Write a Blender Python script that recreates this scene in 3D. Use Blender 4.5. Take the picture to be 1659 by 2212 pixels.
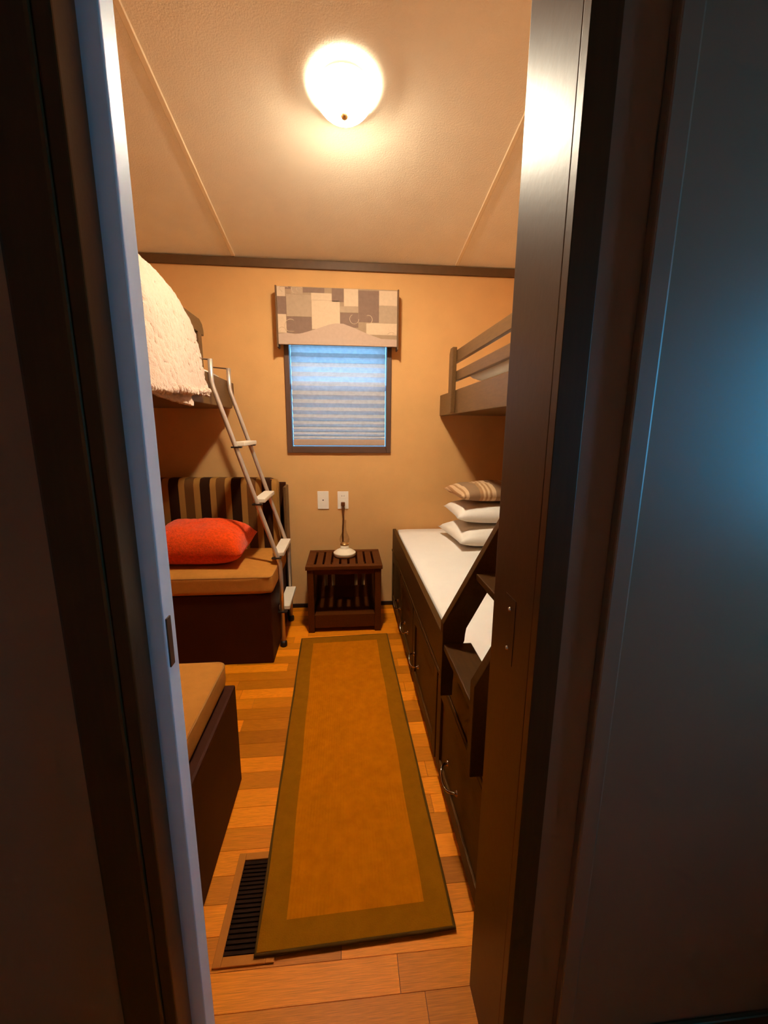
import bpy, bmesh, math, random
from mathutils import Vector, Matrix, noise

for o in list(bpy.data.objects):
    bpy.data.objects.remove(o, do_unlink=True)
SC = bpy.context.scene
COL = SC.collection
PI = math.pi
random.seed(7)

# ------------------------------------------------------------------ camera
F_PX, YAW, PITCH, ROLL, CAM_H = 889.02, math.radians(5.26), math.radians(-11.335), math.radians(0.414), 1.1624
cam = bpy.data.cameras.new('camera')
cam.sensor_fit = 'VERTICAL'
cam.sensor_height = 32.0
cam.lens = F_PX * 32.0 / 2212.0
cam.clip_start = 0.02
cam_o = bpy.data.objects.new('camera', cam)
COL.objects.link(cam_o)
fwd = Vector((math.sin(YAW) * math.cos(PITCH), math.cos(YAW) * math.cos(PITCH), math.sin(PITCH)))
rgt = Vector((math.cos(YAW), -math.sin(YAW), 0))
upv = rgt.cross(fwd)
r2 = rgt * math.cos(ROLL) + upv * math.sin(ROLL)
u2 = -rgt * math.sin(ROLL) + upv * math.cos(ROLL)
m = Matrix((r2, u2, -fwd)).transposed().to_4x4()
m.translation = Vector((0, 0, CAM_H))
cam_o.matrix_world = m
SC.camera = cam_o

# ------------------------------------------------------------------ world, daylight, exposure
world = bpy.data.worlds.new('sky')
SC.world = world
world.use_nodes = True
bg = world.node_tree.nodes['Background']
bg.inputs['Color'].default_value = (0.20, 0.56, 1.0, 1)
bg.inputs['Strength'].default_value = 3.6
LAMP_COL = (1.0, 0.90, 0.70)
LAMP_STRENGTH = 800.0
HALL_DAY = 4.6
SC.view_settings.view_transform = 'Standard'
SC.view_settings.look = 'None'
SC.view_settings.gamma = 1.0
SC.view_settings.exposure = 0.0
SC.view_settings.use_curve_mapping = False

# daylight entering the hall through the hall window (the area lamp fills that window's opening)
day = bpy.data.lights.new('hall_daylight', 'AREA')
day.shape = 'RECTANGLE'
day.size, day.size_y = 0.46, 0.30
day.color = (0.02, 0.48, 1.0)
day.energy = HALL_DAY
day_o = bpy.data.objects.new('hall_daylight', day)
COL.objects.link(day_o)
day_o.location = (1.125, 0.28, 1.20)
day_o.rotation_euler = (0, math.radians(90), 0)


# ------------------------------------------------------------------ materials
def mat(name, col, rough=0.6, spec=0.4, var=0.0, scale=20.0, bump=0.0, bscale=200.0, metal=0.0,
        coat=0.0, stretch=None, rnd=0.0, sheen=0.0, tint=None):
    m = bpy.data.materials.new(name)
    m.use_nodes = True
    nt = m.node_tree
    b = nt.nodes['Principled BSDF']
    b.inputs['Roughness'].default_value = rough
    b.inputs['Specular IOR Level'].default_value = spec
    b.inputs['Metallic'].default_value = metal
    b.inputs['Coat Weight'].default_value = coat
    b.inputs['Coat Roughness'].default_value = 0.2
    b.inputs['Sheen Weight'].default_value = sheen
    if tint:
        b.inputs['Specular Tint'].default_value = (*tint, 1)
    tc = nt.nodes.new('ShaderNodeTexCoord')
    mp = nt.nodes.new('ShaderNodeMapping')
    nt.links.new(tc.outputs['Object'], mp.inputs['Vector'])
    if stretch:
        mp.inputs['Scale'].default_value = stretch
    nz = nt.nodes.new('ShaderNodeTexNoise')
    nz.inputs['Scale'].default_value = scale
    nz.inputs['Detail'].default_value = 4
    nt.links.new(mp.outputs['Vector'], nz.inputs['Vector'])
    mr = nt.nodes.new('ShaderNodeMapRange')
    mr.inputs['To Min'].default_value = 1 - var
    mr.inputs['To Max'].default_value = 1 + var
    mr.inputs['From Min'].default_value = 0.25
    mr.inputs['From Max'].default_value = 0.75
    nt.links.new(nz.outputs['Fac'], mr.inputs['Value'])
    vm = nt.nodes.new('ShaderNodeVectorMath')
    vm.operation = 'SCALE'
    vm.inputs[0].default_value = col[:3]
    nt.links.new(mr.outputs['Result'], vm.inputs['Scale'])
    out = vm.outputs['Vector']
    if rnd:
        oi = nt.nodes.new('ShaderNodeObjectInfo')
        m2 = nt.nodes.new('ShaderNodeMapRange')
        m2.inputs['To Min'].default_value = 1 - rnd
        m2.inputs['To Max'].default_value = 1 + rnd
        nt.links.new(oi.outputs['Random'], m2.inputs['Value'])
        v2 = nt.nodes.new('ShaderNodeVectorMath')
        v2.operation = 'SCALE'
        nt.links.new(out, v2.inputs[0])
        nt.links.new(m2.outputs['Result'], v2.inputs['Scale'])
        out = v2.outputs['Vector']
        ad = nt.nodes.new('ShaderNodeVectorMath')
        ad.operation = 'ADD'
        sc = nt.nodes.new('ShaderNodeVectorMath')
        sc.operation = 'SCALE'
        sc.inputs[0].default_value = (37, 11, 5)
        nt.links.new(oi.outputs['Random'], sc.inputs['Scale'])
        nt.links.new(mp.outputs['Vector'], ad.inputs[0])
        nt.links.new(sc.outputs['Vector'], ad.inputs[1])
        nt.links.new(ad.outputs['Vector'], nz.inputs['Vector'])
    nt.links.new(out, b.inputs['Base Color'])
    if bump:
        n2 = nt.nodes.new('ShaderNodeTexNoise')
        n2.inputs['Scale'].default_value = bscale
        n2.inputs['Detail'].default_value = 3
        nt.links.new(tc.outputs['Object'], n2.inputs['Vector'])
        bp = nt.nodes.new('ShaderNodeBump')
        bp.inputs['Strength'].default_value = bump
        bp.inputs['Distance'].default_value = 0.004
        nt.links.new(n2.outputs['Fac'], bp.inputs['Height'])
        nt.links.new(bp.outputs['Normal'], b.inputs['Normal'])
    return m


M = {}
M['wall'] = mat('tan_wall', (0.73, 0.39, 0.14), 0.7, 0.25, 0.05, 6, 0.25, 260)
M['ceiling'] = mat('ceiling_panel', (0.93, 0.80, 0.60), 0.75, 0.2, 0.03, 8, 0.3, 180)
M['batten'] = mat('ceiling_batten', (0.88, 0.68, 0.42), 0.6, 0.3, 0.03, 20)
M['mould'] = mat('brown_moulding', (0.12, 0.058, 0.02), 0.5, 0.35, 0.1, 30)
M['plank'] = mat('floor_plank', (0.74, 0.205, 0.005), 0.45, 0.14, 0.30, 9, 0.05, 60, stretch=(1.2, 9, 9), rnd=0.42)
M['subfloor'] = mat('subfloor', (0.06, 0.025, 0.006), 0.8, 0.2, 0.1)
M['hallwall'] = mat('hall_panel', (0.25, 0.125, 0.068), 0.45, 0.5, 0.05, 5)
M['hallceil'] = mat('hall_ceiling', (0.55, 0.45, 0.36), 0.8, 0.2, 0.05, 5)
M['hallbounce'] = mat('hall_bounce', (0.80, 0.60, 0.44), 0.7, 0.2, 0.05, 5)  # unseen hall walls, made pale to bounce warm room light back
M['jamb'] = mat('dark_jamb', (0.050, 0.016, 0.004), 0.42, 0.42, 0.12, 18, 0.05, 60, stretch=(12, 12, 1), tint=(1, .72, .42))
M['doorwhite'] = mat('door_paint', (0.86, 0.80, 0.76), 0.45, 0.4, 0.04, 12)
M['darkwood'] = mat('dark_wood', (0.055, 0.020, 0.003), 0.5, 0.18, 0.18, 14, 0.05, 60, stretch=(10, 1.5, 10), tint=(1, .72, .42))
M['bedwood'] = mat('bed_wood', (0.066, 0.026, 0.004), 0.5, 0.18, 0.18, 14, 0.05, 60, stretch=(10, 1.5, 10), tint=(1, .72, .42))
M['bunkwood'] = mat('bunk_wood', (0.125, 0.060, 0.020), 0.40, 0.35, 0.15, 14, 0.05, 60, stretch=(10, 1.5, 10), tint=(1, .85, .65))
M['redwood'] = mat('nightstand_wood', (0.090, 0.021, 0.003), 0.5, 0.15, 0.18, 14, 0.05, 60, stretch=(10, 1.5, 10), tint=(1, .72, .42))
M['benchwood'] = mat('bench_panel', (0.048, 0.010, 0.002), 0.6, 0.12, 0.1, 10)
M['sheet'] = mat('white_sheet', (0.82, 0.735, 0.64), 0.85, 0.15, 0.02, 12, 0.15, 40, sheen=0.1)
M['pillowcase'] = mat('white_pillowcase', (0.84, 0.75, 0.64), 0.85, 0.15, 0.03, 10, 0.2, 30, sheen=0.1)
M['fleece'] = mat('cream_fleece', (0.67, 0.455, 0.33), 0.95, 0.05, 0.06, 60, 0.9, 170, sheen=0.3)
M['orange'] = mat('orange_plush', (0.92, 0.070, 0.002), 0.95, 0.05, 0.22, 90, 1.0, 260, sheen=0.2)
M['tanfab'] = mat('tan_cushion', (0.52, 0.20, 0.03), 0.85, 0.15, 0.06, 40, 0.3, 500)
M['piping'] = mat('tan_piping', (0.40, 0.17, 0.04), 0.8, 0.15, 0.05, 40)
M['alu'] = mat('aluminium', (0.74, 0.62, 0.50), 0.35, 0.5, 0.04, 40, metal=0.65)
M['tread'] = mat('ladder_tread', (0.80, 0.66, 0.50), 0.5, 0.4, 0.04, 40)
M['black'] = mat('black_plastic', (0.014, 0.006, 0.003), 0.45, 0.4, 0.05, 40)
M['plug'] = mat('brown_plug', (0.12, 0.035, 0.005), 0.5, 0.3, 0.05, 40)
M['plate'] = mat('ivory_plate', (0.95, 0.84, 0.70), 0.4, 0.4, 0.01, 10)
M['ceramic'] = mat('white_ceramic', (0.86, 0.72, 0.52), 0.28, 0.5, 0.02, 20)
M['brass'] = mat('brass', (0.8, 0.5, 0.2), 0.3, 0.5, 0.05, 40, metal=1.0)
M['chrome'] = mat('chrome', (0.85, 0.8, 0.72), 0.12, 0.5, 0.02, 40, metal=1.0)
M['pull'] = mat('dark_nickel', (0.42, 0.32, 0.22), 0.16, 0.5, 0.02, 40, metal=1.0)
M['bronze'] = mat('bronze_plate', (0.10, 0.045, 0.02), 0.4, 0.5, 0.1, 60, metal=0.5)
M['rugfield'] = mat('rug_field', (0.54, 0.145, 0.001), 0.95, 0.05, 0.12, 30, 0.6, 300)
M['rugborder'] = mat('rug_border', (0.30, 0.100, 0.002), 0.95, 0.05, 0.10, 30, 0.5, 300)
M['rugedge'] = mat('rug_binding', (0.10, 0.045, 0.008), 0.95, 0.05, 0.1, 30)
M['ventflange'] = mat('vent_flange', (0.50, 0.150, 0.010), 0.6, 0.15, 0.08, 30)
M['ventdark'] = mat('vent_louver', (0.022, 0.006, 0.001), 0.7, 0.08, 0.1, 30)
M['winframe'] = mat('window_frame', (0.11, 0.055, 0.035), 0.45, 0.4, 0.08, 30)
M['ground'] = mat('ground', (0.10, 0.09, 0.06), 0.9, 0.1, 0.3, 2)
M['v_base'] = mat('valance_taupe', (0.36, 0.24, 0.15), 0.9, 0.1, 0.06, 60)
M['v_light'] = mat('valance_sand', (0.62, 0.44, 0.29), 0.9, 0.1, 0.05, 60)
M['v_mid'] = mat('valance_stone', (0.42, 0.29, 0.19), 0.9, 0.1, 0.06, 60)
M['v_dark'] = mat('valance_mauve', (0.235, 0.145, 0.105), 0.9, 0.1, 0.06, 60)
M['v_hem'] = mat('valance_hem', (0.50, 0.34, 0.25), 0.9, 0.1, 0.04, 60)
M['v_edge'] = mat('valance_edge', (0.17, 0.09, 0.045), 0.9, 0.1, 0.06, 60)


def ribs(m, sx):
    # fine woven ribs as bump
    nt = m.node_tree
    b = nt.nodes['Principled BSDF']
    tc = nt.nodes.new('ShaderNodeTexCoord')
    wv = nt.nodes.new('ShaderNodeTexWave')
    wv.inputs['Scale'].default_value = sx
    nt.links.new(tc.outputs['Object'], wv.inputs['Vector'])
    bp = nt.nodes.new('ShaderNodeBump')
    bp.inputs['Strength'].default_value = 0.5
    bp.inputs['Distance'].default_value = 0.003
    nt.links.new(wv.outputs['Fac'], bp.inputs['Height'])
    nt.links.new(bp.outputs['Normal'], b.inputs['Normal'])


ribs(M['rugfield'], 35)


def stripe_mat(name, bands, axis=0, scale=1.0, offset=0.0, rough=0.9):
    """fabric with printed stripes repeating along an object axis; bands: [(start 0..1, colour)]"""
    m = bpy.data.materials.new(name)
    m.use_nodes = True
    nt = m.node_tree
    b = nt.nodes['Principled BSDF']
    b.inputs['Roughness'].default_value = rough
    b.inputs['Specular IOR Level'].default_value = 0.1
    tc = nt.nodes.new('ShaderNodeTexCoord')
    sp = nt.nodes.new('ShaderNodeSeparateXYZ')
    nt.links.new(tc.outputs['Object'], sp.inputs[0])
    ma = nt.nodes.new('ShaderNodeMath')
    ma.operation = 'MULTIPLY_ADD'
    ma.inputs[1].default_value = 1.0 / scale
    ma.inputs[2].default_value = offset
    nt.links.new(sp.outputs[axis], ma.inputs[0])
    fr = nt.nodes.new('ShaderNodeMath')
    fr.operation = 'FRACT'
    nt.links.new(ma.outputs[0], fr.inputs[0])
    cr = nt.nodes.new('ShaderNodeValToRGB')
    cr.color_ramp.interpolation = 'CONSTANT'
    els = cr.color_ramp.elements
    while len(els) > 1:
        els.remove(els[-1])
    els[0].position = bands[0][0]
    els[0].color = (*bands[0][1], 1)
    for p, c in bands[1:]:
        e = els.new(p)
        e.color = (*c, 1)
    nt.links.new(fr.outputs[0], cr.inputs[0])
    nt.links.new(cr.outputs[0], b.inputs['Base Color'])
    return m


_dk, _tn, _br = (0.030, 0.009, 0.003), (0.36, 0.165, 0.035), (0.13, 0.05, 0.012)
M['stripes'] = stripe_mat('striped_backrest', [(0, _dk), (0.32, _tn), (0.51, _br), (0.80, _tn)], 0, 0.174, 0.06)
_a, _b2, _c = (0.66, 0.42, 0.23), (0.44, 0.23, 0.10), (0.31, 0.175, 0.09)
M['pillowstripe'] = stripe_mat('striped_pillow', [(0, _b2), (.10, _a), (.14, _b2), (.17, _a), (.21, _b2), (.24, _a), (.30, _c),
                                                  (.50, _b2), (.56, _a), (.60, _b2), (.64, _a), (.68, _b2), (.72, _a), (.80, _c)], 0, 0.30, 0.05)


def emission(name, col, s, rim=None):
    m = bpy.data.materials.new(name)
    m.use_nodes = True
    nt = m.node_tree
    nt.nodes.remove(nt.nodes['Principled BSDF'])
    e = nt.nodes.new('ShaderNodeEmission')
    e.inputs['Color'].default_value = (*col, 1)
    e.inputs['Strength'].default_value = s
    if rim is not None:
        # frosted bowl: brightest over the bulb, dimmer towards the rim
        tc = nt.nodes.new('ShaderNodeTexCoord')
        sp = nt.nodes.new('ShaderNodeSeparateXYZ')
        nt.links.new(tc.outputs['Object'], sp.inputs[0])
        mr = nt.nodes.new('ShaderNodeMapRange')
        mr.inputs['From Min'].default_value = -0.081
        mr.inputs['From Max'].default_value = -0.061
        mr.inputs['To Min'].default_value = s
        mr.inputs['To Max'].default_value = s * rim
        nt.links.new(sp.outputs[2], mr.inputs['Value'])
        nt.links.new(mr.outputs[0], e.inputs['Strength'])
    nt.links.new(e.outputs[0], nt.nodes['Material Output'].inputs['Surface'])
    return m


M['lampglass'] = emission('lit_frosted_glass', LAMP_COL, LAMP_STRENGTH, 0.005)


def shade_material():
    m = bpy.data.materials.new('pleated_shade_fabric')
    m.use_nodes = True
    nt = m.node_tree
    nt.nodes.remove(nt.nodes['Principled BSDF'])
    d = nt.nodes.new('ShaderNodeBsdfDiffuse')
    t = nt.nodes.new('ShaderNodeBsdfTranslucent')
    tc = nt.nodes.new('ShaderNodeTexCoord')
    nz = nt.nodes.new('ShaderNodeTexNoise')
    nz.inputs['Scale'].default_value = 45
    nt.links.new(tc.outputs['Object'], nz.inputs['Vector'])
    cr = nt.nodes.new('ShaderNodeValToRGB')
    cr.color_ramp.elements[0].position = 0.35
    cr.color_ramp.elements[0].color = (0.80, 0.80, 0.80, 1)
    cr.color_ramp.elements[1].position = 0.65
    cr.color_ramp.elements[1].color = (0.95, 0.95, 0.95, 1)
    nt.links.new(nz.outputs['Fac'], cr.inputs[0])
    nt.links.new(cr.outputs[0], t.inputs['Color'])
    d.inputs['Color'].default_value = (0.92, 0.80, 0.72, 1)
    mx = nt.nodes.new('ShaderNodeMixShader')
    mx.inputs[0].default_value = 0.62
    nt.links.new(d.outputs[0], mx.inputs[1])
    nt.links.new(t.outputs[0], mx.inputs[2])
    nt.links.new(mx.outputs[0], nt.nodes['Material Output'].inputs['Surface'])
    return m


M['shade'] = shade_material()


def pane_material(name, trans, tint=(1, 1, 1), refl=0.25):
    m = bpy.data.materials.new(name)
    m.use_nodes = True
    nt = m.node_tree
    nt.nodes.remove(nt.nodes['Principled BSDF'])
    t = nt.nodes.new('ShaderNodeBsdfTransparent')
    t.inputs['Color'].default_value = (trans * tint[0], trans * tint[1], trans * tint[2], 1)
    g = nt.nodes.new('ShaderNodeBsdfGlossy')
    g.inputs['Roughness'].default_value = 0.05
    fr = nt.nodes.new('ShaderNodeLayerWeight')
    fr.inputs['Blend'].default_value = 0.25
    pw = nt.nodes.new('ShaderNodeMath')
    pw.operation = 'MULTIPLY_ADD'
    pw.inputs[1].default_value = refl
    pw.inputs[2].default_value = 0.03
    mx = nt.nodes.new('ShaderNodeMixShader')
    nt.links.new(fr.outputs['Facing'], pw.inputs[0])
    nt.links.new(pw.outputs[0], mx.inputs[0])
    nt.links.new(t.outputs[0], mx.inputs[1])
    nt.links.new(g.outputs[0], mx.inputs[2])
    nt.links.new(mx.outputs[0], nt.nodes['Material Output'].inputs['Surface'])
    return m


M['pane'] = pane_material('window_glass', 0.95)
M['chimney'] = pane_material('clear_glass', 0.93, (1, 0.97, 0.93), 0.45)
M['dimmer'] = pane_material('daylight_dimmer', 0.62)


# ------------------------------------------------------------------ geometry helpers
def origin(parent):
    p = Vector((0, 0, 0))
    while parent is not None:
        p = p + parent.location
        parent = parent.parent
    return p


def link(name, bm, material, parent=None, smooth=False):
    """one mesh object; bmesh is in world coordinates. A top-level mesh gets its origin at its base centre"""
    if parent is not None:
        off = origin(parent)
        loc = Vector((0, 0, 0))
    else:
        lo = Vector((min(v.co[i] for v in bm.verts) for i in range(3)))
        hi = Vector((max(v.co[i] for v in bm.verts) for i in range(3)))
        off = Vector(((lo.x + hi.x) / 2, (lo.y + hi.y) / 2, lo.z))
        loc = off.copy()
    bmesh.ops.translate(bm, verts=bm.verts, vec=-off)
    bmesh.ops.recalc_face_normals(bm, faces=bm.faces)
    me = bpy.data.meshes.new(name)
    bm.to_mesh(me)
    bm.free()
    ms = material if isinstance(material, (list, tuple)) else [material]
    for k in ms:
        me.materials.append(M[k] if isinstance(k, str) else k)
    if smooth:
        for p in me.polygons:
            p.use_smooth = True
    o = bpy.data.objects.new(name, me)
    COL.objects.link(o)
    o.location = loc
    o.parent = parent
    return o


def tag(o, label=None, cat=None, group=None, kind=None):
    if label:
        o['label'] = label
    if cat:
        o['category'] = cat
    if group:
        o['group'] = group
    if kind:
        o['kind'] = kind
    return o


def thing(name, loc, label, cat, group=None):
    o = bpy.data.objects.new(name, None)
    o.empty_display_size = 0.05
    COL.objects.link(o)
    o.location = loc
    return tag(o, label, cat, group)


def add_box(bm, x0, x1, y0, y1, z0, z1, bevel=0.0, seg=2):
    vs = [bm.verts.new(p) for p in ((x0, y0, z0), (x1, y0, z0), (x1, y1, z0), (x0, y1, z0),
                                    (x0, y0, z1), (x1, y0, z1), (x1, y1, z1), (x0, y1, z1))]
    fs = [bm.faces.new([vs[i] for i in f]) for f in
          ((0, 3, 2, 1), (4, 5, 6, 7), (0, 1, 5, 4), (1, 2, 6, 5), (2, 3, 7, 6), (3, 0, 4, 7))]
    if bevel:
        es = list({e for f in fs for e in f.edges})
        bmesh.ops.bevel(bm, geom=es, offset=bevel, segments=seg, profile=0.6, affect='EDGES')
    return bm


def box(name, x0, x1, y0, y1, z0, z1, material, parent=None, bevel=0.0, seg=2, smooth=False):
    return link(name, add_box(bmesh.new(), x0, x1, y0, y1, z0, z1, bevel, seg), material, parent, smooth)


def boxes(name, lst, material, parent=None, bevel=0.0):
    bm = bmesh.new()
    for b in lst:
        add_box(bm, *b, bevel)
    return link(name, bm, material, parent)


def prism(name, pts, axis, a0, a1, material, parent=None, bevel=0.0, smooth=False):
    """polygon pts (two remaining axes in x,y,z order) extruded along axis from a0 to a1"""
    bm = bmesh.new()

    def P(p, a):
        q = list(p)
        q.insert(axis, a)
        return q
    A = [bm.verts.new(P(p, a0)) for p in pts]
    B = [bm.verts.new(P(p, a1)) for p in pts]
    n = len(pts)
    bm.faces.new(A)
    bm.faces.new(B[::-1])
    for i in range(n):
        bm.faces.new((A[i], B[i], B[(i + 1) % n], A[(i + 1) % n]))
    if bevel:
        bmesh.ops.bevel(bm, geom=list(bm.edges), offset=bevel, segments=2, profile=0.6, affect='EDGES')
    return link(name, bm, material, parent, smooth)


def add_tube(bm, pts, r, seg=8, closed=False, flat=1.0):
    pts = [Vector(p) for p in pts]
    n = len(pts)
    rings = []
    ref = None
    for i, p in enumerate(pts):
        a = pts[i - 1] if (i or closed) else p
        b = pts[(i + 1) % n] if (i < n - 1 or closed) else p
        t = (b - a).normalized()
        if ref is None:
            ref = Vector((0, 0, 1)) if abs(t.z) < 0.9 else Vector((0, 1, 0))
        s = t.cross(ref).normalized()
        w = s.cross(t).normalized()
        ref = w
        rad = r[i] if isinstance(r, (list, tuple)) else r
        rings.append([bm.verts.new(p + s * rad * math.cos(2 * PI * k / seg) + w * rad * flat * math.sin(2 * PI * k / seg)) for k in range(seg)])
    for i in range(n if closed else n - 1):
        A, B = rings[i], rings[(i + 1) % n]
        for k in range(seg):
            bm.faces.new((A[k], A[(k + 1) % seg], B[(k + 1) % seg], B[k]))
    if not closed:
        bm.faces.new(rings[0][::-1])
        bm.faces.new(rings[-1])
    return bm


def tube(name, pts, r, material, parent=None, seg=8, closed=False, flat=1.0):
    return link(name, add_tube(bmesh.new(), pts, r, seg, closed, flat), material, parent, True)


def lathe(name, prof, c, material, parent=None, seg=32, tilt=None, smooth=True, turn=None):
    bm = bmesh.new()
    rings = []
    for r, z in prof:
        if r < 1e-5:
            rings.append([bm.verts.new((0, 0, z))])
        else:
            rings.append([bm.verts.new((r * math.cos(2 * PI * k / seg), r * math.sin(2 * PI * k / seg), z)) for k in range(seg)])
    for A, B in zip(rings, rings[1:]):
        for k in range(seg):
            k2 = (k + 1) % seg
            if len(A) == 1 and len(B) == 1:
                continue
            if len(A) == 1:
                bm.faces.new((A[0], B[k], B[k2]))
            elif len(B) == 1:
                bm.faces.new((A[k], A[k2], B[0]))
            else:
                bm.faces.new((A[k], A[k2], B[k2], B[k]))
    mt = Matrix.Translation(Vector(c))
    if tilt:
        mt = mt @ Matrix.Rotation(tilt, 4, 'X')
    if turn:
        mt = mt @ Matrix.Rotation(turn[0], 4, turn[1])
    bmesh.ops.transform(bm, matrix=mt, verts=bm.verts)
    return link(name, bm, material, parent, smooth)


def pillow_bm(w, d, h, n=26, crease=0.006, seed=0, corner=0.16, fuzz=0.0, power=0.55):
    """a stuffed pillow of size w x d x h standing on z=0, pinched seams and drawn-out corners"""
    bm = bmesh.new()
    top, bot = [], []
    for i in range(n + 1):
        rt, rb = [], []
        for j in range(n + 1):
            u, v = -1 + 2 * i / n, -1 + 2 * j / n
            ins = corner * 0.5
            x = u * (1 - ins * (1 - v * v) * 0.35) * w / 2
            y = v * (1 - ins * (1 - u * u) * 0.35) * d / 2
            t = max(0.0, (1 - u ** 4) * (1 - v ** 4)) ** power
            nzv = noise.noise(Vector((u * 2.3 + seed, v * 2.3 - seed, seed * 1.7))) * crease
            nzv += noise.noise(Vector((u * 6 + seed, v * 5 - seed, 3.1))) * crease * 0.5
            fz = noise.noise(Vector((u * 40 + seed, v * 40, seed))) * fuzz
            zt = h * (0.42 + 0.58 * t) + nzv * (0.3 + t) + fz
            zb = h * 0.42 * (1 - t) - 0.0 * nzv
            edge = i in (0, n) or j in (0, n)
            if edge:
                zt = zb = h * 0.42 + nzv * 0.4
            a = bm.verts.new((x, y, zt))
            rt.append(a)
            rb.append(a if edge else bm.verts.new((x, y, zb)))
        top.append(rt)
        bot.append(rb)
    for i in range(n):
        for j in range(n):
            bm.faces.new((top[i][j], top[i + 1][j], top[i + 1][j + 1], top[i][j + 1]))
            q = [bot[i][j], bot[i][j + 1], bot[i + 1][j + 1], bot[i + 1][j]]
            try:
                bm.faces.new(q)
            except ValueError:
                pass
    return bm


def place(bm, loc, rz=0, rx=0, ry=0):
    mt = Matrix.Translation(Vector(loc)) @ Matrix.Rotation(rz, 4, 'Z') @ Matrix.Rotation(rx, 4, 'X') @ Matrix.Rotation(ry, 4, 'Y')
    bmesh.ops.transform(bm, matrix=mt, verts=bm.verts)
    return bm


def cushion_bm(x0, x1, y0, y1, z0, z1, bev, puff=0.008, n=14):
    """firm box cushion with rounded edges and slightly crowned faces"""
    bm = bmesh.new()
    add_box(bm, x0, x1, y0, y1, z0, z1)
    bmesh.ops.subdivide_edges(bm, edges=list(bm.edges), cuts=n, use_grid_fill=True)
    cx, cy, cz = (x0 + x1) / 2, (y0 + y1) / 2, (z0 + z1) / 2
    hx, hy, hz = (x1 - x0) / 2, (y1 - y0) / 2, (z1 - z0) / 2
    for v in bm.verts:
        d = [v.co.x - cx, v.co.y - cy, v.co.z - cz]
        inner = [max(-h + bev, min(h - bev, k)) for k, h in zip(d, (hx, hy, hz))]
        r = Vector([a - b for a, b in zip(d, inner)])
        L = r.length
        if L > bev and L > 0:
            r *= bev / L
        q = Vector(inner) + r
        if d[2] > hz - 1e-4:
            q.z += puff * (1 - (d[0] / hx) ** 4) * (1 - (d[1] / hy) ** 4)
        v.co = Vector((cx, cy, cz)) + q
    return bm


# ------------------------------------------------------------------ the room shell
def ceil_z(y):
    return 2.10 + 0.18 * (2.6 - y)


XL, XR = -1.30, 1.30
floor = tag(box('floor', XL - .1, XR + .1, -.62, 2.7, -0.06, -0.012, 'subfloor'), kind='structure')
floor['label'] = 'orange-brown wood strip floor of the room'
unit = bmesh.new()
add_box(unit, 0, 1, 0, 1, 0, 1)
plank_me = bpy.data.meshes.new('plank')
bmesh.ops.recalc_face_normals(unit, faces=unit.faces)
unit.to_mesh(plank_me)
unit.free()
plank_me.materials.append(M['plank'])
fo = origin(floor)
rngp = random.Random(3)


def lay(y0, y1, row, lmin, lmax):
    y = y0
    while y < y1 - 1e-6:
        x = XL - rngp.random() * lmax * .6
        while x < XR:
            L = rngp.uniform(lmin, lmax)
            a, b = max(x, XL), min(x + L, XR)
            if b - a > 0.03:
                o = bpy.data.objects.new('plank', plank_me)
                COL.objects.link(o)
                o.parent = floor
                o.location = Vector((a + .0006, y + .0006, -0.012)) - fo
                o.scale = (b - a - .0012, row - .0012, 0.012)
            x += L
        y += row


lay(0.44, 2.60, 0.0675, 0.26, 0.62)
lay(-.505, 0.44, 0.135, 0.9, 1.3)

# far wall with the window opening
WX0, WX1, WZ0, WZ1 = -0.335, 0.255, 1.040, 1.86
bm = bmesh.new()
for b in ((XL - .1, WX0, 2.6, 2.7, -.012, 2.2), (WX1, XR + .1, 2.6, 2.7, -.012, 2.2),
          (WX0, WX1, 2.6, 2.7, -.012, WZ0), (WX0, WX1, 2.6, 2.7, WZ1, 2.2)):
    add_box(bm, *b)
tag(link('wall_far', bm, 'wall'), 'tan far wall around the small window', kind='structure')
tag(box('wall_left', XL - .1, XL, .62, 2.6, -.012, 2.55, 'wall'), 'tan left wall behind the dinette benches', kind='structure')
tag(box('wall_right', XR, XR + .1, .62, 2.6, -.012, 2.55, 'wall'), 'tan right wall behind the cabin bed', kind='structure')
# doorway wall with a pocket in its left half
JX = 0.25
PXL = -0.265
bm = bmesh.new()
for b in ((XL - .1, PXL - .02, .500, .528, -.012, 2.55), (JX + .0185, XR + .1, .500, .528, -.012, 2.55),
          (PXL - .02, JX + .018, .500, .528, 2.0, 2.55)):
    add_box(bm, *b)
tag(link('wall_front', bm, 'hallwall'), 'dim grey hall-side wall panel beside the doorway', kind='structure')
bm = bmesh.new()
for b in ((XL - .1, -.312, .585, .62, -.012, 2.55), (JX + .018, XR + .1, .5285, .62, -.012, 2.55),
          (PXL - .02, JX + .018, .5285, .62, 2.0, 2.55)):
    add_box(bm, *b)
tag(link('wall_front_inner', bm, 'wall'), kind='structure')
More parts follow.
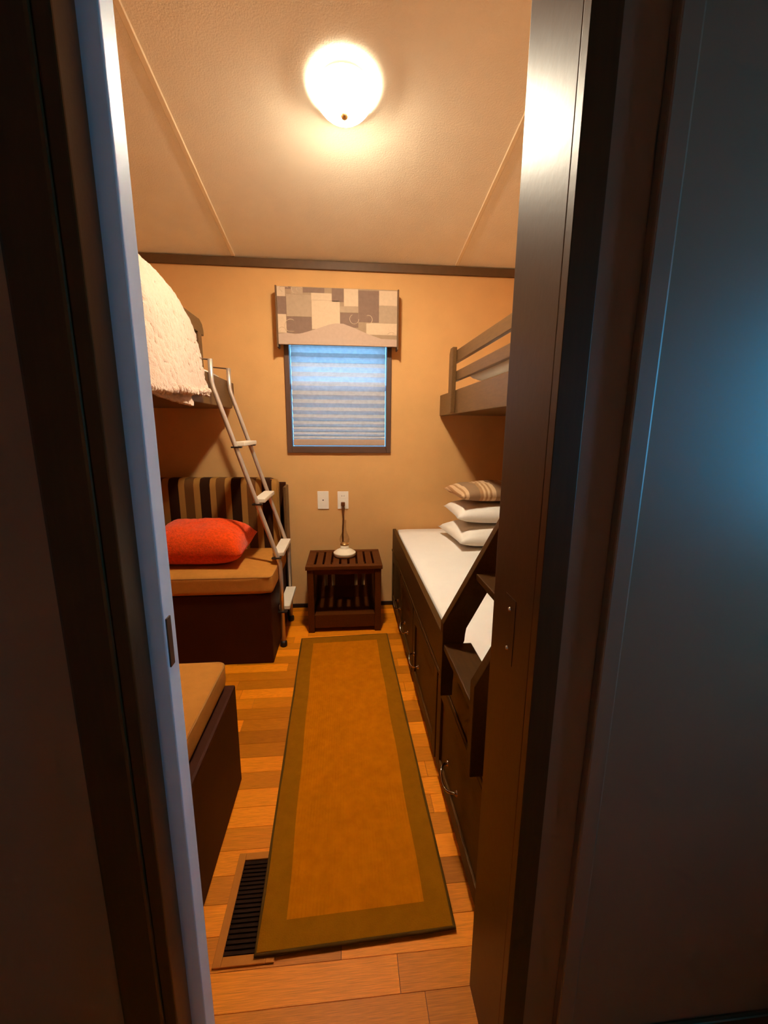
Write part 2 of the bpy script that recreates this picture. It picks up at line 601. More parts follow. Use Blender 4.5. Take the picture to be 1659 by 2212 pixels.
# sloping ceiling in three panels
ceiling = bmesh.new()
for y0, y1 in ((.5, 2.7),):
    pass
ceiling.free()
cobj = prism('ceiling', [(.5, ceil_z(.5) + .012), (2.7, ceil_z(2.7) + .012), (2.7, ceil_z(2.7) + .06), (.5, ceil_z(.5) + .06)], 0, XL - .1, XR + .1, 'ceiling')
tag(cobj, 'sloping beige ceiling with two pale battens', kind='structure')
BXL, BXR = -0.613, 0.653
for a, b in ((XL, BXL - .002), (BXL + .002, BXR - .002), (BXR + .002, XR)):
    prism('ceiling_panel', [(.5, ceil_z(.5)), (2.6, ceil_z(2.6)), (2.6, ceil_z(2.6) + .012), (.5, ceil_z(.5) + .012)], 0, a, b, 'ceiling', cobj)
for k, x in enumerate((BXL, BXR)):
    bm = bmesh.new()
    pr = [(-.011, 0), (-.008, -.005), (.008, -.005), (.011, 0)]
    A = [bm.verts.new((x + p, .62, ceil_z(.62) + q)) for p, q in pr]
    B = [bm.verts.new((x + p, 2.58, ceil_z(2.58) + q)) for p, q in pr]
    bm.faces.new(A)
    bm.faces.new(B[::-1])
    for i in range(4):
        bm.faces.new((A[i], B[i], B[(i + 1) % 4], A[(i + 1) % 4]))
    tag(link('trim_%d' % (k + 2), bm, 'batten'), ('left' if k == 0 else 'right') + ' pale batten strip running along the ceiling', kind='structure')
tag(box('trim_1', XL, XR, 2.584, 2.6, 2.052, 2.097, 'mould', bevel=.003), 'dark brown moulding between far wall and ceiling', kind='structure')
tag(box('baseboard_far', XL, XR, 2.588, 2.6, 0, .026, 'black', bevel=.003), 'thin dark skirting along the far wall', kind='structure')

# the hall the picture is taken from
tag(box('ceiling_hall', XL - .1, XR + .1, -.62, .5, 2.40, 2.46, 'hallceil'), kind='structure')
tag(box('wall_hall_back', XL - .1, XR + .1, -.62, -.52, -.012, 2.46, 'hallbounce'), kind='structure')
tag(box('wall_hall_left', XL - .1, XL, -.52, .5, -.012, 2.46, 'hallbounce'), kind='structure')
bm = bmesh.new()
HX = 1.03
HY0, HY1, HZ0, HZ1 = .11, .45, .95, 1.45
for b in ((HX, HX + .1, -.52, HY0, -.012, 2.46), (HX, HX + .1, HY1, .5, -.012, 2.46),
          (HX, HX + .1, HY0, HY1, -.012, HZ0), (HX, HX + .1, HY0, HY1, HZ1, 2.46)):
    add_box(bm, *b)
tag(link('wall_hall_right', bm, 'hallbounce'), kind='structure')
wh = tag(boxes('window_2', [(HX - .012, HX, HY0 - .04, HY0, HZ0 - .04, HZ1 + .04), (HX - .012, HX, HY1, HY1 + .04, HZ0 - .04, HZ1 + .04),
                            (HX - .012, HX, HY0, HY1, HZ0 - .04, HZ0), (HX - .012, HX, HY0, HY1, HZ1, HZ1 + .04)], 'winframe'), kind='structure')

# right side of the doorway: jamb, strike, casing, batten
jr = tag(box('trim_4', JX, JX + .018, .500, .645, 0, 2.0, 'jamb', bevel=.002), 'dark brown door jamb on the right of the doorway', kind='structure')
box('strike_plate', JX - .0006, JX + .001, .555, .592, .805, .912, 'jamb', jr)
for z in (.826, .891):
    lathe('screw', [(0, .0025), (.0028, .002), (.0036, 0)], (JX - .0006, .575, z), 'chrome', jr, 10, turn=(-PI / 2, 'Y'))
tag(box('trim_5', JX, JX + .035, .484, .4998, 0, 2.06, 'jamb', bevel=.0008), 'narrow dark casing strip beside the right door jamb', kind='structure')
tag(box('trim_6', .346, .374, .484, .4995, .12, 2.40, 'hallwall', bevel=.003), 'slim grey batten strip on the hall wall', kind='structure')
tag(box('baseboard_front', JX + .037, HX, .489, .4995, 0, .118, 'jamb', bevel=.003), 'dark skirting board of the hall wall', kind='structure')
# left side: split jamb, casing and the pocket door
tag(boxes('trim_7', [(PXL - .018, PXL, .487, .530, 0, 2.0), (-.310, -.292, .582, .645, 0, 2.0)], 'jamb', bevel=.002), 'dark split jamb around the pocket door', kind='structure')
tag(box('trim_8', PXL - .075, PXL - .0185, .484, .4995, 0, 2.06, 'jamb', bevel=.004), 'wide dark casing left of the pocket door', kind='structure')
tag(box('trim_9', PXL - .075, JX + .035, .484, .4995, 2.0605, 2.12, 'jamb', bevel=.003), kind='structure')
DX = -0.247
door = tag(box('door_1', DX - .55, DX, .539, .573, .008, 1.995, 'doorwhite', bevel=.002), 'white sliding pocket door drawn into the left wall', kind='structure')
lp = box('latch_plate', DX - .001, DX + .002, .543, .556, .836, .908, 'bronze', door, bevel=.0006)
lp['label'] = 'bronze edge pull'
fp = lathe('flush_pull', [(0, .0005), (.018, .001), (.020, .004), (.024, .004), (.026, 0)], (DX - .060, .539, .862), 'bronze', door, 24, turn=(PI / 2, 'X'))
fp['label'] = 'round bronze flush pull'

# ------------------------------------------------------------------ window
win = thing('window_1', (0, 2.6, WZ0), None, None)
win['kind'] = 'structure'
win['label'] = 'small far window with dark brown frame'
fw = .028
for nm, b in (('frame_side', (WX0 - .022, WX0 + .006, 2.585, 2.66, WZ0 - .022, WZ1 + .022)), ('frame_side', (WX1 - .006, WX1 + .022, 2.585, 2.66, WZ0 - .022, WZ1 + .022)),
              ('frame_bottom', (WX0 + .006, WX1 - .006, 2.585, 2.66, WZ0 - .022, WZ0 + .017)), ('frame_top', (WX0 + .006, WX1 - .006, 2.585, 2.66, WZ1 - .006, WZ1 + .022))):
    box(nm, *b, 'winframe', win, bevel=.003)
MZ = 1.415
box('meeting_rail', WX0 + .006, WX1 - .006, 2.665, 2.685, MZ - .016, MZ + .016, 'winframe', win)
box('pane', WX0 + .006, WX1 - .006, 2.672, 2.675, MZ + .016, WZ1 - .006, 'pane', win)
box('pane', WX0 + .006, WX1 - .006, 2.672, 2.675, WZ0 + .006, MZ - .016, 'pane', win)
sc = box('daylight_dimmer', WX0 + .006, WX1 - .006, 2.690, 2.6905, WZ0 + .006, MZ - .016, 'dimmer', win)  # unseen sheet, added to dim the daylight through the lower sash
tag(box('ground_outside', -12, 12, 2.75, 26, -.7, -.6, 'ground'), 'ground outside the window', kind='structure')

shade = thing('pleated_shade', (-.04, 2.63, 1.06), 'pale pleated shade pulled down over the small window', 'window shade')
sx0, sx1 = WX0 + .012, WX1 - .012
sp = [.055] * 7 + [.05, .047, .042, .04, .034, .030, .026, .022]
z = 1.10 + sum(sp)
zs = z
box('head_rail', sx0, sx1, 2.612, 2.646, z, z + .03, 'plate', shade, bevel=.003)
for k, dz in enumerate(sp):
    bm = bmesh.new()
    amp = .015
    y0 = 2.622
    P = []
    for x in (sx0, sx1):
        P.append([(x, y0 + amp, z), (x, y0 - amp * .6, z - dz * .50), (x, y0 + amp, z - dz)])
    n = 12
    rows = []
    for i in range(n + 1):
        t = i / n
        w = noise.noise(Vector((t * 7, k * 1.7, 0))) * .0022
        rows.append([bm.verts.new((sx0 + (sx1 - sx0) * t, q[1], q[2] + (w if j == 1 else 0))) for j, q in enumerate(P[0])])
    for A, B in zip(rows, rows[1:]):
        for j in range(2):
            bm.faces.new((A[j], A[j + 1], B[j + 1], B[j]))
    link('pleat', bm, 'shade', shade)
    z -= dz
box('bottom_rail', sx0, sx1, 2.612, 2.640, 1.062, 1.100, 'v_hem', shade, bevel=.004)

# valance: padded box with printed patches and an arched hem
VX0, VX1, VZ0, VZ1, VY = -.375, .300, 1.632, 1.936, 2.515
val = thing('window_valance', ((VX0 + VX1) / 2, 2.56, VZ0), 'patchwork-print fabric valance with arched hem over the window', 'valance')
body = boxes('valance_front', [(VX0, VX1, VY, VY + .014, VZ0, VZ1)], 'v_base', val, bevel=.003)
for x0, x1 in ((VX0 - .009, VX0), (VX1, VX1 + .009)):
    box('valance_return', x0, x1, VY - .002, 2.584, VZ0 - .015, VZ1 + .004, 'v_edge', val, bevel=.003)
box('valance_top', VX0, VX1, VY + .014, 2.584, VZ1 - .014, VZ1, 'v_base', val)


def vp(cx, cy):
    return (VX0 + (cx - 258) / 1184 * (VX1 - VX0), VZ1 - (cy - 190) / 550 * (VZ1 - VZ0))


patches = [(262, 194, 340, 285, 'v_light'), (340, 194, 395, 215, 'v_dark'), (395, 194, 510, 262, 'v_mid'), (512, 196, 720, 242, 'v_dark'),
           (262, 285, 348, 452, 'v_dark'), (262, 452, 342, 628, 'v_light'), (350, 264, 588, 470, 'v_mid'), (346, 472, 590, 632, 'v_dark'),
           (592, 312, 868, 585, 'v_light'), (590, 244, 790, 310, 'v_light'), (792, 194, 908, 320, 'v_dark'), (910, 196, 1050, 360, 'v_light'),
           (870, 362, 1050, 418, 'v_mid'), (1052, 206, 1256, 505, 'v_dark'), (870, 420, 1050, 560, 'v_dark'), (1052, 507, 1128, 600, 'v_base'),
           (1258, 200, 1438, 342, 'v_light'), (1258, 344, 1438, 510, 'v_mid'), (1130, 512, 1438, 625, 'v_light')]
for x0, y0, x1, y1, k in patches:
    (a, b), (c, d) = vp(x0, y1), vp(x1, y0)
    box('patch', a, c, VY - .0012, VY + .001, b, d, k, val)
hem = [(262, 640), (345, 630), (430, 640), (500, 628), (620, 590), (760, 540), (830, 526), (900, 528), (1000, 562), (1150, 622), (1280, 665), (1438, 668)]
pts = [vp(*p) for p in hem] + [vp(1438, 738), vp(262, 738)]
prism('hem_band', pts, 1, VY - .004, VY + .001, 'v_hem', val)
for cx, cy, r in ((450, 215, 48), (480, 215, 30), (385, 560, 60), (1010, 480, 45), (1150, 480, 40), (1385, 640, 44), (300, 610, 36), (330, 205, 40)):
    x, zc = vp(cx, cy)
    rr = r / 1184 * (VX1 - VX0)
    a0 = (cx * 7 % 6)
    tube('printed_curl', [(x + rr * math.cos(a0 + t * .33), VY - .0016, min(max(zc + rr * math.sin(a0 + t * .33), VZ0 + .07), VZ1 - .004)) for t in range(14)], .0016, 'v_light', val, 5)

# ------------------------------------------------------------------ ceiling light
LY = 1.625
lz = ceil_z(LY)
lamp = thing('ceiling_light', (.006, LY, lz), 'lit round frosted glass ceiling light with small finial', 'ceiling light')
tl = math.atan(-0.18)
lathe('canopy', [(0, -.001), (.080, -.001), (.082, -.010), (.078, -.014), (0, -.014)], (.006, LY, lz), 'plate', lamp, 40, tl)
dome = [(.090, -.0145), (.097, -.019), (.0965, -.030), (.089, -.047), (.073, -.064), (.050, -.077), (.025, -.084), (0, -.086)]
lathe('glass_shade', dome, (.006, LY, lz), 'lampglass', lamp, 48, tl)
lathe('finial', [(.011, -.0855), (.014, -.089), (.0125, -.096), (.007, -.101), (0, -.103)], (.006, LY, lz), 'brass', lamp, 20, tl)

# ------------------------------------------------------------------ cabin bed on the right (drawers below)
BY0, BY1, BX = .66, 2.580, .295
bed = thing('cabin_bed', (.80, 1.62, 0), 'dark wood cabin bed with drawers under a white mattress on the right', 'bed')
box('bed_body', BX + .022, 1.285, BY0, BY1, .04, .415, 'bedwood', bed)
box('plinth', BX + .030, 1.285, BY0, BY1, 0, .04, 'bedwood', bed)
box('bed_rail', BX, BX + .0215, BY0, BY1, .395, .532, 'bedwood', bed, bevel=.004)
box('rail_bead', BX - .004, BX, BY0, BY1, .385, .397, 'darkwood', bed, bevel=.002)
cols = [(.70, 1.195), (1.21, 1.70), (1.715, 2.14), (2.155, 2.565)]
for i, (a, b) in enumerate(cols):
    dr = box('cabinet_door', BX + .004, BX + .0215, a, b, .050, .378, 'bedwood', bed, bevel=.003)
    fwid = .05
    for nm, q in (('stile', (a, a + fwid, .050, .378)), ('stile', (b - fwid, b, .050, .378)),
                  ('rail', (a + fwid, b - fwid, .050, .100)), ('rail', (a + fwid, b - fwid, .328, .378))):
        box(nm, BX - .003, BX + .0045, q[0], q[1], q[2], q[3], 'bedwood', dr, bevel=.002)
    # arched wire pull
    ymid, zmid = (.985, 1.60, 1.90, 2.18)[i], .185
    hp = []
    for t in range(13):
        s = t / 12
        hp.append((BX - .004 - .030 * math.sin(PI * s) ** .7, ymid + (s - .5) * .105, zmid - .012 * math.sin(2 * PI * s)))
    tube('handle', hp, .0034, 'pull', dr, 8)
    for s in (-1, 1):
        lathe('handle_rosette', [(0, .006), (.006, .005), (.009, .001), (.009, 0)], (BX - .003, ymid + s * .0525, zmid), 'pull', dr, 14, turn=(-PI / 2, 'Y'))
bed_mat = link('mattress', cushion_bm(BX + .027, 1.28, BY0 + .02, BY1 - .004, .4155, .535, .018, .006), 'sheet', None, True)
tag(bed_mat, 'mattress with white fitted sheet on the right lower cabin bed', 'mattress')

# pillows on the bed by the far wall
p = pillow_bm(.66, .40, .112, 28, .006, 1.3)
tag(link('pillow', place(p, (.895, 2.23, .541), math.radians(4)), 'pillowcase', None, True), 'white pillow lying on the bed, bottom of the pillow stack', 'pillow', 'white pillows stacked on the cabin bed')
p = pillow_bm(.64, .38, .112, 28, .006, 4.1)
tag(link('pillow', place(p, (.905, 2.25, .659), math.radians(-2)), 'pillowcase', None, True), 'white pillow in the middle, between striped pillow and bottom one', 'pillow', 'white pillows stacked on the cabin bed')
p = pillow_bm(.56, .34, .095, 28, .005, 7.7)
tag(link('pillow', place(p, (.870, 2.27, .777), math.radians(3)), 'pillowstripe', None, True), 'beige and brown striped pillow on top of the pillow stack', 'pillow')

# ------------------------------------------------------------------ upper bunk on the right
rb = thing('bunk_bed', (.94, 1.62, 1.26), 'brown upper bunk with slatted guard rail on the right', 'bunk bed')
UX = .580
box('bunk_base', UX + .026, 1.285, .66, 2.580, 1.252, 1.290, 'bunkwood', rb)
box('side_board', UX, UX + .0255, .66, 2.585, 1.248, 1.370, 'bunkwood', rb, bevel=.003)
prism('guard_post', [(2.215, 1.252), (2.285, 1.252), (2.285, 1.56), (2.265, 1.585), (2.215, 1.585)], 0, UX - .024, UX - .0005, 'bunkwood', rb, bevel=.003)
prism('top_rail', [(.8, 1.513), (2.29, 1.513), (2.33, 1.53), (2.338, 1.55), (2.325, 1.565), (2.29, 1.572), (.8, 1.558)], 0, UX, UX + .022, 'bunkwood', rb, bevel=.002)
box('middle_rail', UX, UX + .022, .8, 2.28, 1.418, 1.466, 'bunkwood', rb, bevel=.003)
prism('guard_post', [(.83, 1.262), (.90, 1.262), (.90, 1.56), (.83, 1.56)], 0, UX - .024, UX - .0005, 'bunkwood', rb, bevel=.003)
tag(link('mattress', cushion_bm(UX + .030, 1.28, .68, 2.575, 1.2905, 1.388, .018, .004), 'sheet', None, True), 'thin white mattress on the right upper bunk behind the guard rail', 'mattress')
p = pillow_bm(.46, .66, .125, 24, .008, 2.2)
tag(link('pillow', place(p, (.895, 1.96, 1.396), 0, 0, math.radians(0)), 'pillowcase', None, True), 'white pillow on the right upper bunk behind the guard rail', 'pillow')

# wooden ladder between cabin bed and bunk
wl = thing('wooden_ladder', (.27, .90, .447), 'dark wooden ladder leaning from cabin bed up to the right bunk', 'ladder')
str_poly = [(.249, .450), (.2815, .450), (.2815, .535), (.309, .612), (.310, .648), (.602, 1.205), (.5785, 1.246), (.556, 1.258), (.249, .660)]
for y in (.715, .985):
    prism('stringer', str_poly, 1, y, y + .026, 'darkwood', wl, bevel=.002)
for x, zz in ((.252, .588), (.330, .782), (.425, .972), (.52, 1.150)):
    box('tread', x, x + .075, .7415, .9845, zz, zz + .018, 'darkwood', wl, bevel=.003)

# ------------------------------------------------------------------ dinette benches on the left
SX = -.375
fb = thing('dinette_bench', (-.83, 2.24, 0), 'dark dinette bench against the far wall under the striped backrest', 'bench', 'dinette benches')
box('base', XL + .005, SX, 1.935, 2.560, .0, .368, 'benchwood', fb, bevel=.006)
box('end_panel', SX + .0005, SX + .016, 2.445, 2.575, .0, .826, 'bunkwood', fb, bevel=.006)
box('back_board', XL + .005, SX, 2.5605, 2.585, 0, .84, 'benchwood', fb, bevel=.004)
nb = thing('dinette_bench', (-.83, .94, 0), 'dark dinette bench nearest the doorway below the near tan cushion', 'bench', 'dinette benches')
box('base', XL + .005, -.362, .66, 1.226, 0, .356, 'benchwood', nb, bevel=.008)
c1 = thing('seat_cushion', (-.83, 2.15, .368), 'tan seat cushion of the far dinette bench under the orange pillow', 'cushion', 'dinette seat cushions')
link('cover', cushion_bm(XL + .006, SX + .012, 1.925, 2.425, .3685, .470, .022, .008), 'tanfab', c1, True)


def loop_rect(x0, x1, y0, y1, z, r=.02):
    pts = []
    for cx, cy, a in ((x1 - r, y1 - r, 0), (x0 + r, y1 - r, 90), (x0 + r, y0 + r, 180), (x1 - r, y0 + r, 270)):
        for k in range(5):
            t = math.radians(a + k * 22.5)
            pts.append((cx + r * math.cos(t), cy + r * math.sin(t), z))
    return pts


tube('piping', loop_rect(XL + .010, SX + .008, 1.929, 2.421, .458, .022), .0035, 'piping', c1, 6, True)
c2 = thing('seat_cushion', (-.83, .93, .356), 'tan seat cushion of the near dinette bench beside the doorway', 'cushion', 'dinette seat cushions')
link('cover', cushion_bm(XL + .006, -.385, .662, 1.235, .3565, .442, .024, .008), 'tanfab', c2, True)
tube('piping', loop_rect(XL + .010, -.389, .666, 1.231, .430, .024), .0035, 'piping', c2, 6, True)
bk = thing('back_cushion', (-.83, 2.46, .47), 'brown and tan vertically striped back cushion of the far bench', 'cushion')
link('cover', cushion_bm(XL + .02, -.405, 2.430, 2.556, .372, .872, .035, .006, 16), 'stripes', bk, True)
tube('piping', [(-.4055, 2.463, .40), (-.4045, 2.463, .6), (-.4065, 2.465, .82), (-.425, 2.47, .868), (-.6, 2.47, .874), (-.9, 2.47, .873), (XL + .05, 2.47, .872)], .004, 'piping', bk, 6)
pb = pillow_bm(.50, .34, .195, 30, .006, 5.5, fuzz=.004, power=.6)
tag(link('throw_pillow', place(pb, (-.762, 2.175, .489), math.radians(-2), math.radians(6)), 'orange', None, True), 'bright orange plush throw pillow lying on the far bench seat', 'pillow')

# ------------------------------------------------------------------ upper bunk on the left
lb = thing('bunk_bed', (-.97, 1.6, 1.27), 'brown upper bunk on the left with fleece blanket over its rail', 'bunk bed')
UL = -.648
box('bunk_base', XL + .005, UL - .026, .66, 2.570, 1.276, 1.312, 'bunkwood', lb)
prism('side_board', [(.66, 1.275), (2.50, 1.275), (2.545, 1.315), (2.560, 1.36), (2.560, 1.418), (.66, 1.440)], 0, UL - .0255, UL, 'bunkwood', lb, bevel=.003)
prism('top_rail', [(.8, 1.605), (2.155, 1.605), (2.200, 1.600), (2.200, 1.625), (2.185, 1.652), (2.15, 1.668), (.8, 1.665)], 0, UL - .06, UL - .034, 'bunkwood', lb, bevel=.004)
box('guard_post', UL - .06, UL - .034, 2.115, 2.165, 1.312, 1.606, 'bunkwood', lb, bevel=.003)
box('guard_post', UL - .06, UL - .034, .82, .87, 1.312, 1.606, 'bunkwood', lb, bevel=.003)
tag(link('mattress', cushion_bm(XL + .01, UL - .066, .70, 2.565, 1.3125, 1.468, .03, .004), 'sheet', None, True), 'white mattress on the left upper bunk under the fleece blanket', 'mattress')

# fleece blanket draped over the guard rail
ctrl = [(-1.16, 1.50), (-1.08, 1.60), (-.97, 1.685), (-.86, 1.735), (-.77, 1.748), (-.70, 1.718), (-.668, 1.655), (-.650, 1.56), (-.637, 1.46), (-.627, 1.37), (-.615, 1.275)]


def spl(t):
    n = len(ctrl) - 1
    f = min(t * n, n - 1e-6)
    i = int(f)
    f -= i
    P = [Vector((*ctrl[max(0, min(n, i + k))], 0)) for k in (-1, 0, 1, 2)]
    return 0.5 * ((2 * P[1]) + (-P[0] + P[2]) * f + (2 * P[0] - 5 * P[1] + 4 * P[2] - P[3]) * f * f + (-P[0] + 3 * P[1] - 3 * P[2] + P[3]) * f ** 3)


def blanket(y0, y1, ns, nt, t0, drop, dx, seed, fuzz=.0052):
    bm = bmesh.new()
    G = []
    for i in range(ns + 1):
        s = i / ns
        row = []
        for j in range(nt + 1):
            t = t0 + (1 - t0) * j / nt
            q = spl(t)
            y = y0 + (y1 - y0) * s
            e = max(0, (s - .72) / .28)
            front = max(0, (t - .5) / .5)
            z = q.y - (.085 * e * e) * (1 - front * .9) + drop * front * (y - 1.4) / .6
            x = q.x + dx + .012 * math.sin(y * 11 + seed + t * 2) * front
            y2 = y + .03 * e * front
            p = Vector((x, y2, z))
            d = noise.noise(p * 9 + Vector((seed, 0, 0))) * .008
            d += (noise.noise(p * 62) + .6 * noise.noise(p * 110)) * fuzz
            nx, nzv = (0.9, .25) if front > .3 else (.35, .9)
            row.append(bm.verts.new((x + nx * d, y2 + noise.noise(p * 70 + Vector((9, 9, 9))) * fuzz * (1 if s > .02 else 0), z + nzv * d + noise.noise(p * 75 + Vector((0, 5, 0))) * fuzz * .6)))
        G.append(row)
    for i in range(ns):
        for j in range(nt):
            bm.faces.new((G[i][j], G[i + 1][j], G[i + 1][j + 1], G[i][j + 1]))
    return bm


bl = thing('fleece_blanket', (-.85, 1.4, 1.24), 'cream fleece blanket draped over the left upper bunk rail', 'blanket')
a = link('blanket_layer', blanket(.78, 1.955, 190, 130, 0, .04, 0, 1.0), 'fleece', bl, True)
md = a.modifiers.new('thickness', 'SOLIDIFY')
md.thickness = .018
md.offset = 1
b = link('folded_layer', blanket(.9, 1.76, 110, 40, .80, -.02, -.006, 4.0), 'fleece', bl, True)
for v in b.data.vertices:
    v.co.z -= .004
md = b.modifiers.new('thickness', 'SOLIDIFY')
md.thickness = .012
md.offset = 0
bm = bmesh.new()
rngh = random.Random(5)
for k in range(70):
    y = .80 + k * .0171
    q = spl(.985)
    mt = Matrix.Translation(Vector((-.606 + .012 * math.sin(y * 11 + 3), y + rngh.uniform(-.003, .003), 1.285 + .04 * (y - 1.4) / .6 + rngh.uniform(-.006, .006)))) @ Matrix.Diagonal((rngh.uniform(.010, .014), rngh.uniform(.009, .013), rngh.uniform(.011, .017), 1))
    bmesh.ops.create_icosphere(bm, subdivisions=2, radius=1, matrix=mt)
link('bobbled_hem', bm, 'fleece', bl, True)

# aluminium ladder hooked on the left bunk
al = thing('metal_ladder', (-.45, 2.25, 0), 'slim aluminium ladder hooked on the left upper bunk', 'ladder')
for y in (2.10, 2.41):
    path = [(-.632, y, 1.482), (-.633, y, 1.38), (-.628, y, 1.355), (-.372, y, .535), (-.352, y, .47), (-.350, y, .40), (-.350, y, .026)]
    tube('ladder_rail', path, .0115, 'alu', al, 10)
    tube('hook', [(-.632, y, 1.479), (-.72, y, 1.486), (-.728, y, 1.482)], .007, 'bronze', al, 8, False, .5)
    lathe('rubber_foot', [(0, 0), (.017, 0), (.019, .006), (.018, .026), (.0135, .032), (0, .032)], (-.350, y, 0), 'black', al, 16)
tvec = Vector((.256, 0, -.82)).normalized()
for x, zz in ((-.540, 1.085), (-.455, .800), (-.372, .515), (-.352, .215)):
    tr = box('tread', x - .018, x + .040, 2.112, 2.398, zz - .009, zz + .012, 'tread', al, bevel=.004)
    for y in (2.10, 2.41):
        box('tread_clamp', x - .020, x + .030, y - .016, y + .0115, zz - .017, zz - .009, 'black', al, bevel=.003)

# ------------------------------------------------------------------ nightstand
ns = thing('nightstand', (-.02, 2.39, 0), 'dark reddish slatted wooden nightstand under the window', 'nightstand')
NX0, NX1, NY0, NY1, NZ = -.236, .200, 2.225, 2.555, .405
tz0 = NZ - .022
for nm, b2 in (('top_frame', (NX0, NX1, NY0, NY0 + .045)), ('top_frame', (NX0, NX1, NY1 - .045, NY1)), ('top_frame', (NX0, NX0 + .045, NY0 + .045, NY1 - .045)), ('top_frame', (NX1 - .045, NX1, NY0 + .045, NY1 - .045))):
    box(nm, *b2, tz0, NZ, 'redwood', ns, bevel=.003)
iw = (NX1 - NX0 - .09)
nsl = 7
gap = .0125
sw = (iw - gap * (nsl + 1)) / nsl
for k in range(nsl):
    x = NX0 + .045 + gap + k * (sw + gap)
    box('top_slat', x, x + sw, NY0 + .045, NY1 - .045, tz0 + .002, NZ - .001, 'redwood', ns, bevel=.002)
lx0, lx1, ly0, ly1 = NX0 + .008, NX1 - .008, NY0 + .008, NY1 - .008
lw = .036
for x in (lx0, lx1 - lw):
    for y in (ly0, ly1 - lw):
        box('leg', x, x + lw, y, y + lw, 0, tz0, 'redwood', ns, bevel=.003)
for y in (ly0 + .006,):
    box('apron', lx0 + lw, lx1 - lw, y, y + .018, .352, tz0, 'redwood', ns, bevel=.002)
box('lower_rail', lx0 + lw, lx1 - lw, ly0 + .004, ly0 + .024, .028, .108, 'redwood', ns, bevel=.003)
box('lower_shelf', lx0 + lw, lx1 - lw, ly0 + .025, ly1 - .020, .075, .092, 'redwood', ns, bevel=.002)
for x in (lx0 + .008, lx1 - .026):
    for z0, z1 in ((.028, .108), (.28, tz0)):
        box('side_rail', x, x + .018, ly0 + lw, ly1 - lw, z0, z1, 'redwood', ns, bevel=.002)
    for k in range(5):
        y = ly0 + lw + .006 + k * .0465
        box('side_slat', x + .003, x + .015, y, y + .040, .108, .28, 'redwood', ns)
yb = ly1 - .022
xs = [lx0 + lw, lx0 + lw + .045, lx0 + lw + .065, lx0 + lw + .092, lx0 + lw + .112, lx1 - lw - .112, lx1 - lw - .092, lx1 - lw - .065, lx1 - lw - .045, lx1 - lw]
for a_, b_ in ((xs[0], xs[1]), (xs[2], xs[3]), (xs[4], xs[5]), (xs[6], xs[7]), (xs[8], xs[9])):
    box('back_slat', a_, b_, yb, yb + .012, .170, .330, 'redwood', ns)
box('back_rail', lx0 + lw, lx1 - lw, yb, yb + .014, .3305, tz0, 'redwood', ns)
box('back_rail', lx0 + lw, lx1 - lw, yb, yb + .014, .028, .1695, 'redwood', ns)

# oil lamp
lx, ly = -.016, 2.42
ol = thing('oil_lamp', (lx, ly, NZ), 'small white ceramic oil lamp with clear glass chimney on the nightstand', 'lamp')
lathe('base', [(0, 0), (.050, 0), (.062, .004), (.0665, .010), (.0672, .0225), (.0672, .0240), (.0660, .0256), (.0640, .0272), (.050, .037), (.036, .044), (.028, .048), (.0255, .052), (.0248, .066), (.022, .067), (0, .067)], (lx, ly, NZ), 'ceramic', ol, 40)
lathe('burner', [(.020, .0675), (.025, .069), (.026, .078), (.019, .082), (.010, .088), (0, .089)], (lx, ly, NZ), 'brass', ol, 28)
lathe('glass_chimney', [(.021, .0825), (.029, .094), (.031, .106), (.026, .124), (.016, .145), (.011, .165), (.010, .195), (.012, .222), (.0125, .225)], (lx, ly, NZ), 'chimney', ol, 28)

# wall plates and plug
cp = thing('cable_plate', (-.149, 2.6, .665), 'ivory blank cable plate with one round jack, left of the outlet', 'wall plate')
box('plate', -.184, -.114, 2.594, 2.6, .664, .778, 'plate', cp, bevel=.002)
lathe('jack', [(0, .006), (.003, .006), (.004, 0)], (-.149, 2.594, .721), 'black', cp, 12, turn=(PI / 2, 'X'))
op = thing('power_outlet', (-.024, 2.6, .665), 'ivory power outlet plate with a dark plug in it', 'outlet')
box('plate', -.058, .011, 2.594, 2.6, .664, .776, 'plate', op, bevel=.002)
for zc in (.745, .700):
    bm = bmesh.new()
    add_box(bm, -.041, -.006, 2.5922, 2.5945, zc - .014, zc + .014, .0008)
    link('socket', bm, 'plate', op)
    if zc > .72:
        for xx in (-.031, -.018):
            box('slot', xx, xx + .0022, 2.5918, 2.5930, zc - .002, zc + .007, 'plug', op)
pc = thing('power_plug', (-.024, 2.57, .68), 'dark plug with cord hanging from the right outlet behind the oil lamp', 'plug')
box('plug_body', -.0365, -.0115, 2.564, 2.5915, .686, .710, 'plug', pc, bevel=.005)
tube('cord', [(-.024, 2.575, .688), (-.024, 2.572, .672), (-.0235, 2.570, .64), (-.022, 2.570, .60), (-.026, 2.572, .55), (-.028, 2.574, .50), (-.027, 2.573, .45), (-.026, 2.573, .38), (-.03, 2.573, .25), (-.03, 2.573, .10), (-.03, 2.565, .012)],
     [.0072, .0070, .0062, .0052, .0052, .0056, .0056, .005, .005, .005, .005], 'plug', pc, 8)

# ------------------------------------------------------------------ floor: runner and vent
rug = thing('runner_rug', (-.005, 1.45, 0), 'long brown ribbed runner rug with darker border on the floor', 'rug')
RC = [(-.258, 2.150), (.221, 2.172), (.243, .742), (-.214, .728)]


def rq(u, v):
    a = Vector(RC[0]).lerp(Vector(RC[1]), u)
    b = Vector(RC[3]).lerp(Vector(RC[2]), u)
    return a.lerp(b, v)


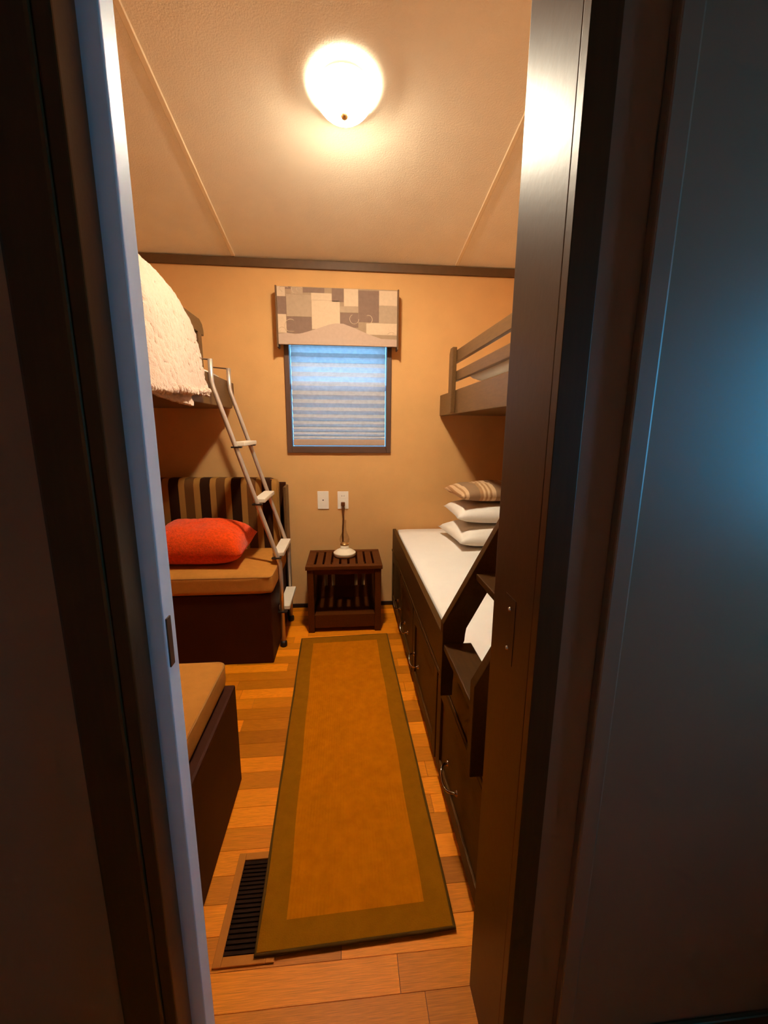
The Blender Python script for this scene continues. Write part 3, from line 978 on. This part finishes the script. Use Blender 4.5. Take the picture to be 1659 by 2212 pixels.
def rug_piece(name, u0, u1, v0, v1, z0, z1, k, hole=None, n=24):
    bm = bmesh.new()

    def slab(u0, u1, v0, v1):
        T, Bt = [], []
        for i in range(n + 1):
            v = v0 + (v1 - v0) * i / n
            wv = .0015 * math.sin(v * 23)
            T.append([bm.verts.new((*(rq(u, v) + Vector((wv, 0))), z1)) for u in (u0, u1)])
            Bt.append([bm.verts.new((*(rq(u, v) + Vector((wv, 0))), z0)) for u in (u0, u1)])
        for i in range(n):
            bm.faces.new((T[i][0], T[i][1], T[i + 1][1], T[i + 1][0]))
            bm.faces.new((Bt[i][0], Bt[i + 1][0], Bt[i + 1][1], Bt[i][1]))
            for s in (0, 1):
                bm.faces.new((T[i][s], T[i + 1][s], Bt[i + 1][s], Bt[i][s]))
        for i in (0, n):
            bm.faces.new((T[i][0], T[i][1], Bt[i][1], Bt[i][0]))
    if hole:
        a0, a1, b0, b1 = hole
        slab(u0, a0, v0, v1)
        slab(a1, u1, v0, v1)
        slab(a0, a1, v0, b0)
        slab(a0, a1, b1, v1)
    else:
        slab(u0, u1, v0, v1)
    return link(name, bm, k, rug)


hu, hv = .135, .042
rug_piece('border', .006, .994, .002, .998, .006, .0125, 'rugborder', (hu, 1 - hu, hv, 1 - hv))
rug_piece('field', hu, 1 - hu, hv, 1 - hv, .006, .0118, 'rugfield')
tube('binding', [(*rq(u, v), .0095) for u, v in ([(0, k / 20) for k in range(21)] + [(k / 8, 1) for k in range(1, 9)] + [(1, 1 - k / 20) for k in range(1, 21)] + [(1 - k / 8, 0) for k in range(1, 8)])], .0042, 'rugedge', rug, 6, True)

fv = thing('floor_vent', (-.238, .84, 0), 'brown floor register with dark louvers beside the rug', 'floor vent')
X0, X1, Y0, Y1 = -.306, -.172, .716, .966
for q in ((X0, X0 + .019, Y0, Y1), (X1 - .019, X1, Y0, Y1), (X0 + .019, X1 - .019, Y0, Y0 + .019), (X0 + .019, X1 - .019, Y1 - .019, Y1)):
    box('flange', *q, .0003, .0048, 'ventflange', fv, bevel=.0015)
box('duct_shade_sheet', X0 + .019, X1 - .019, Y0 + .019, Y1 - .019, .0002, .0008, 'ventdark', fv)  # dark sheet standing in for the shade inside the duct
nl = 20
for k in range(nl):
    y = Y0 + .021 + k * (Y1 - Y0 - .042) / nl
    box('louver', X0 + .019, X1 - .019, y, y + .0065, .0009, .0042, 'ventdark', fv)
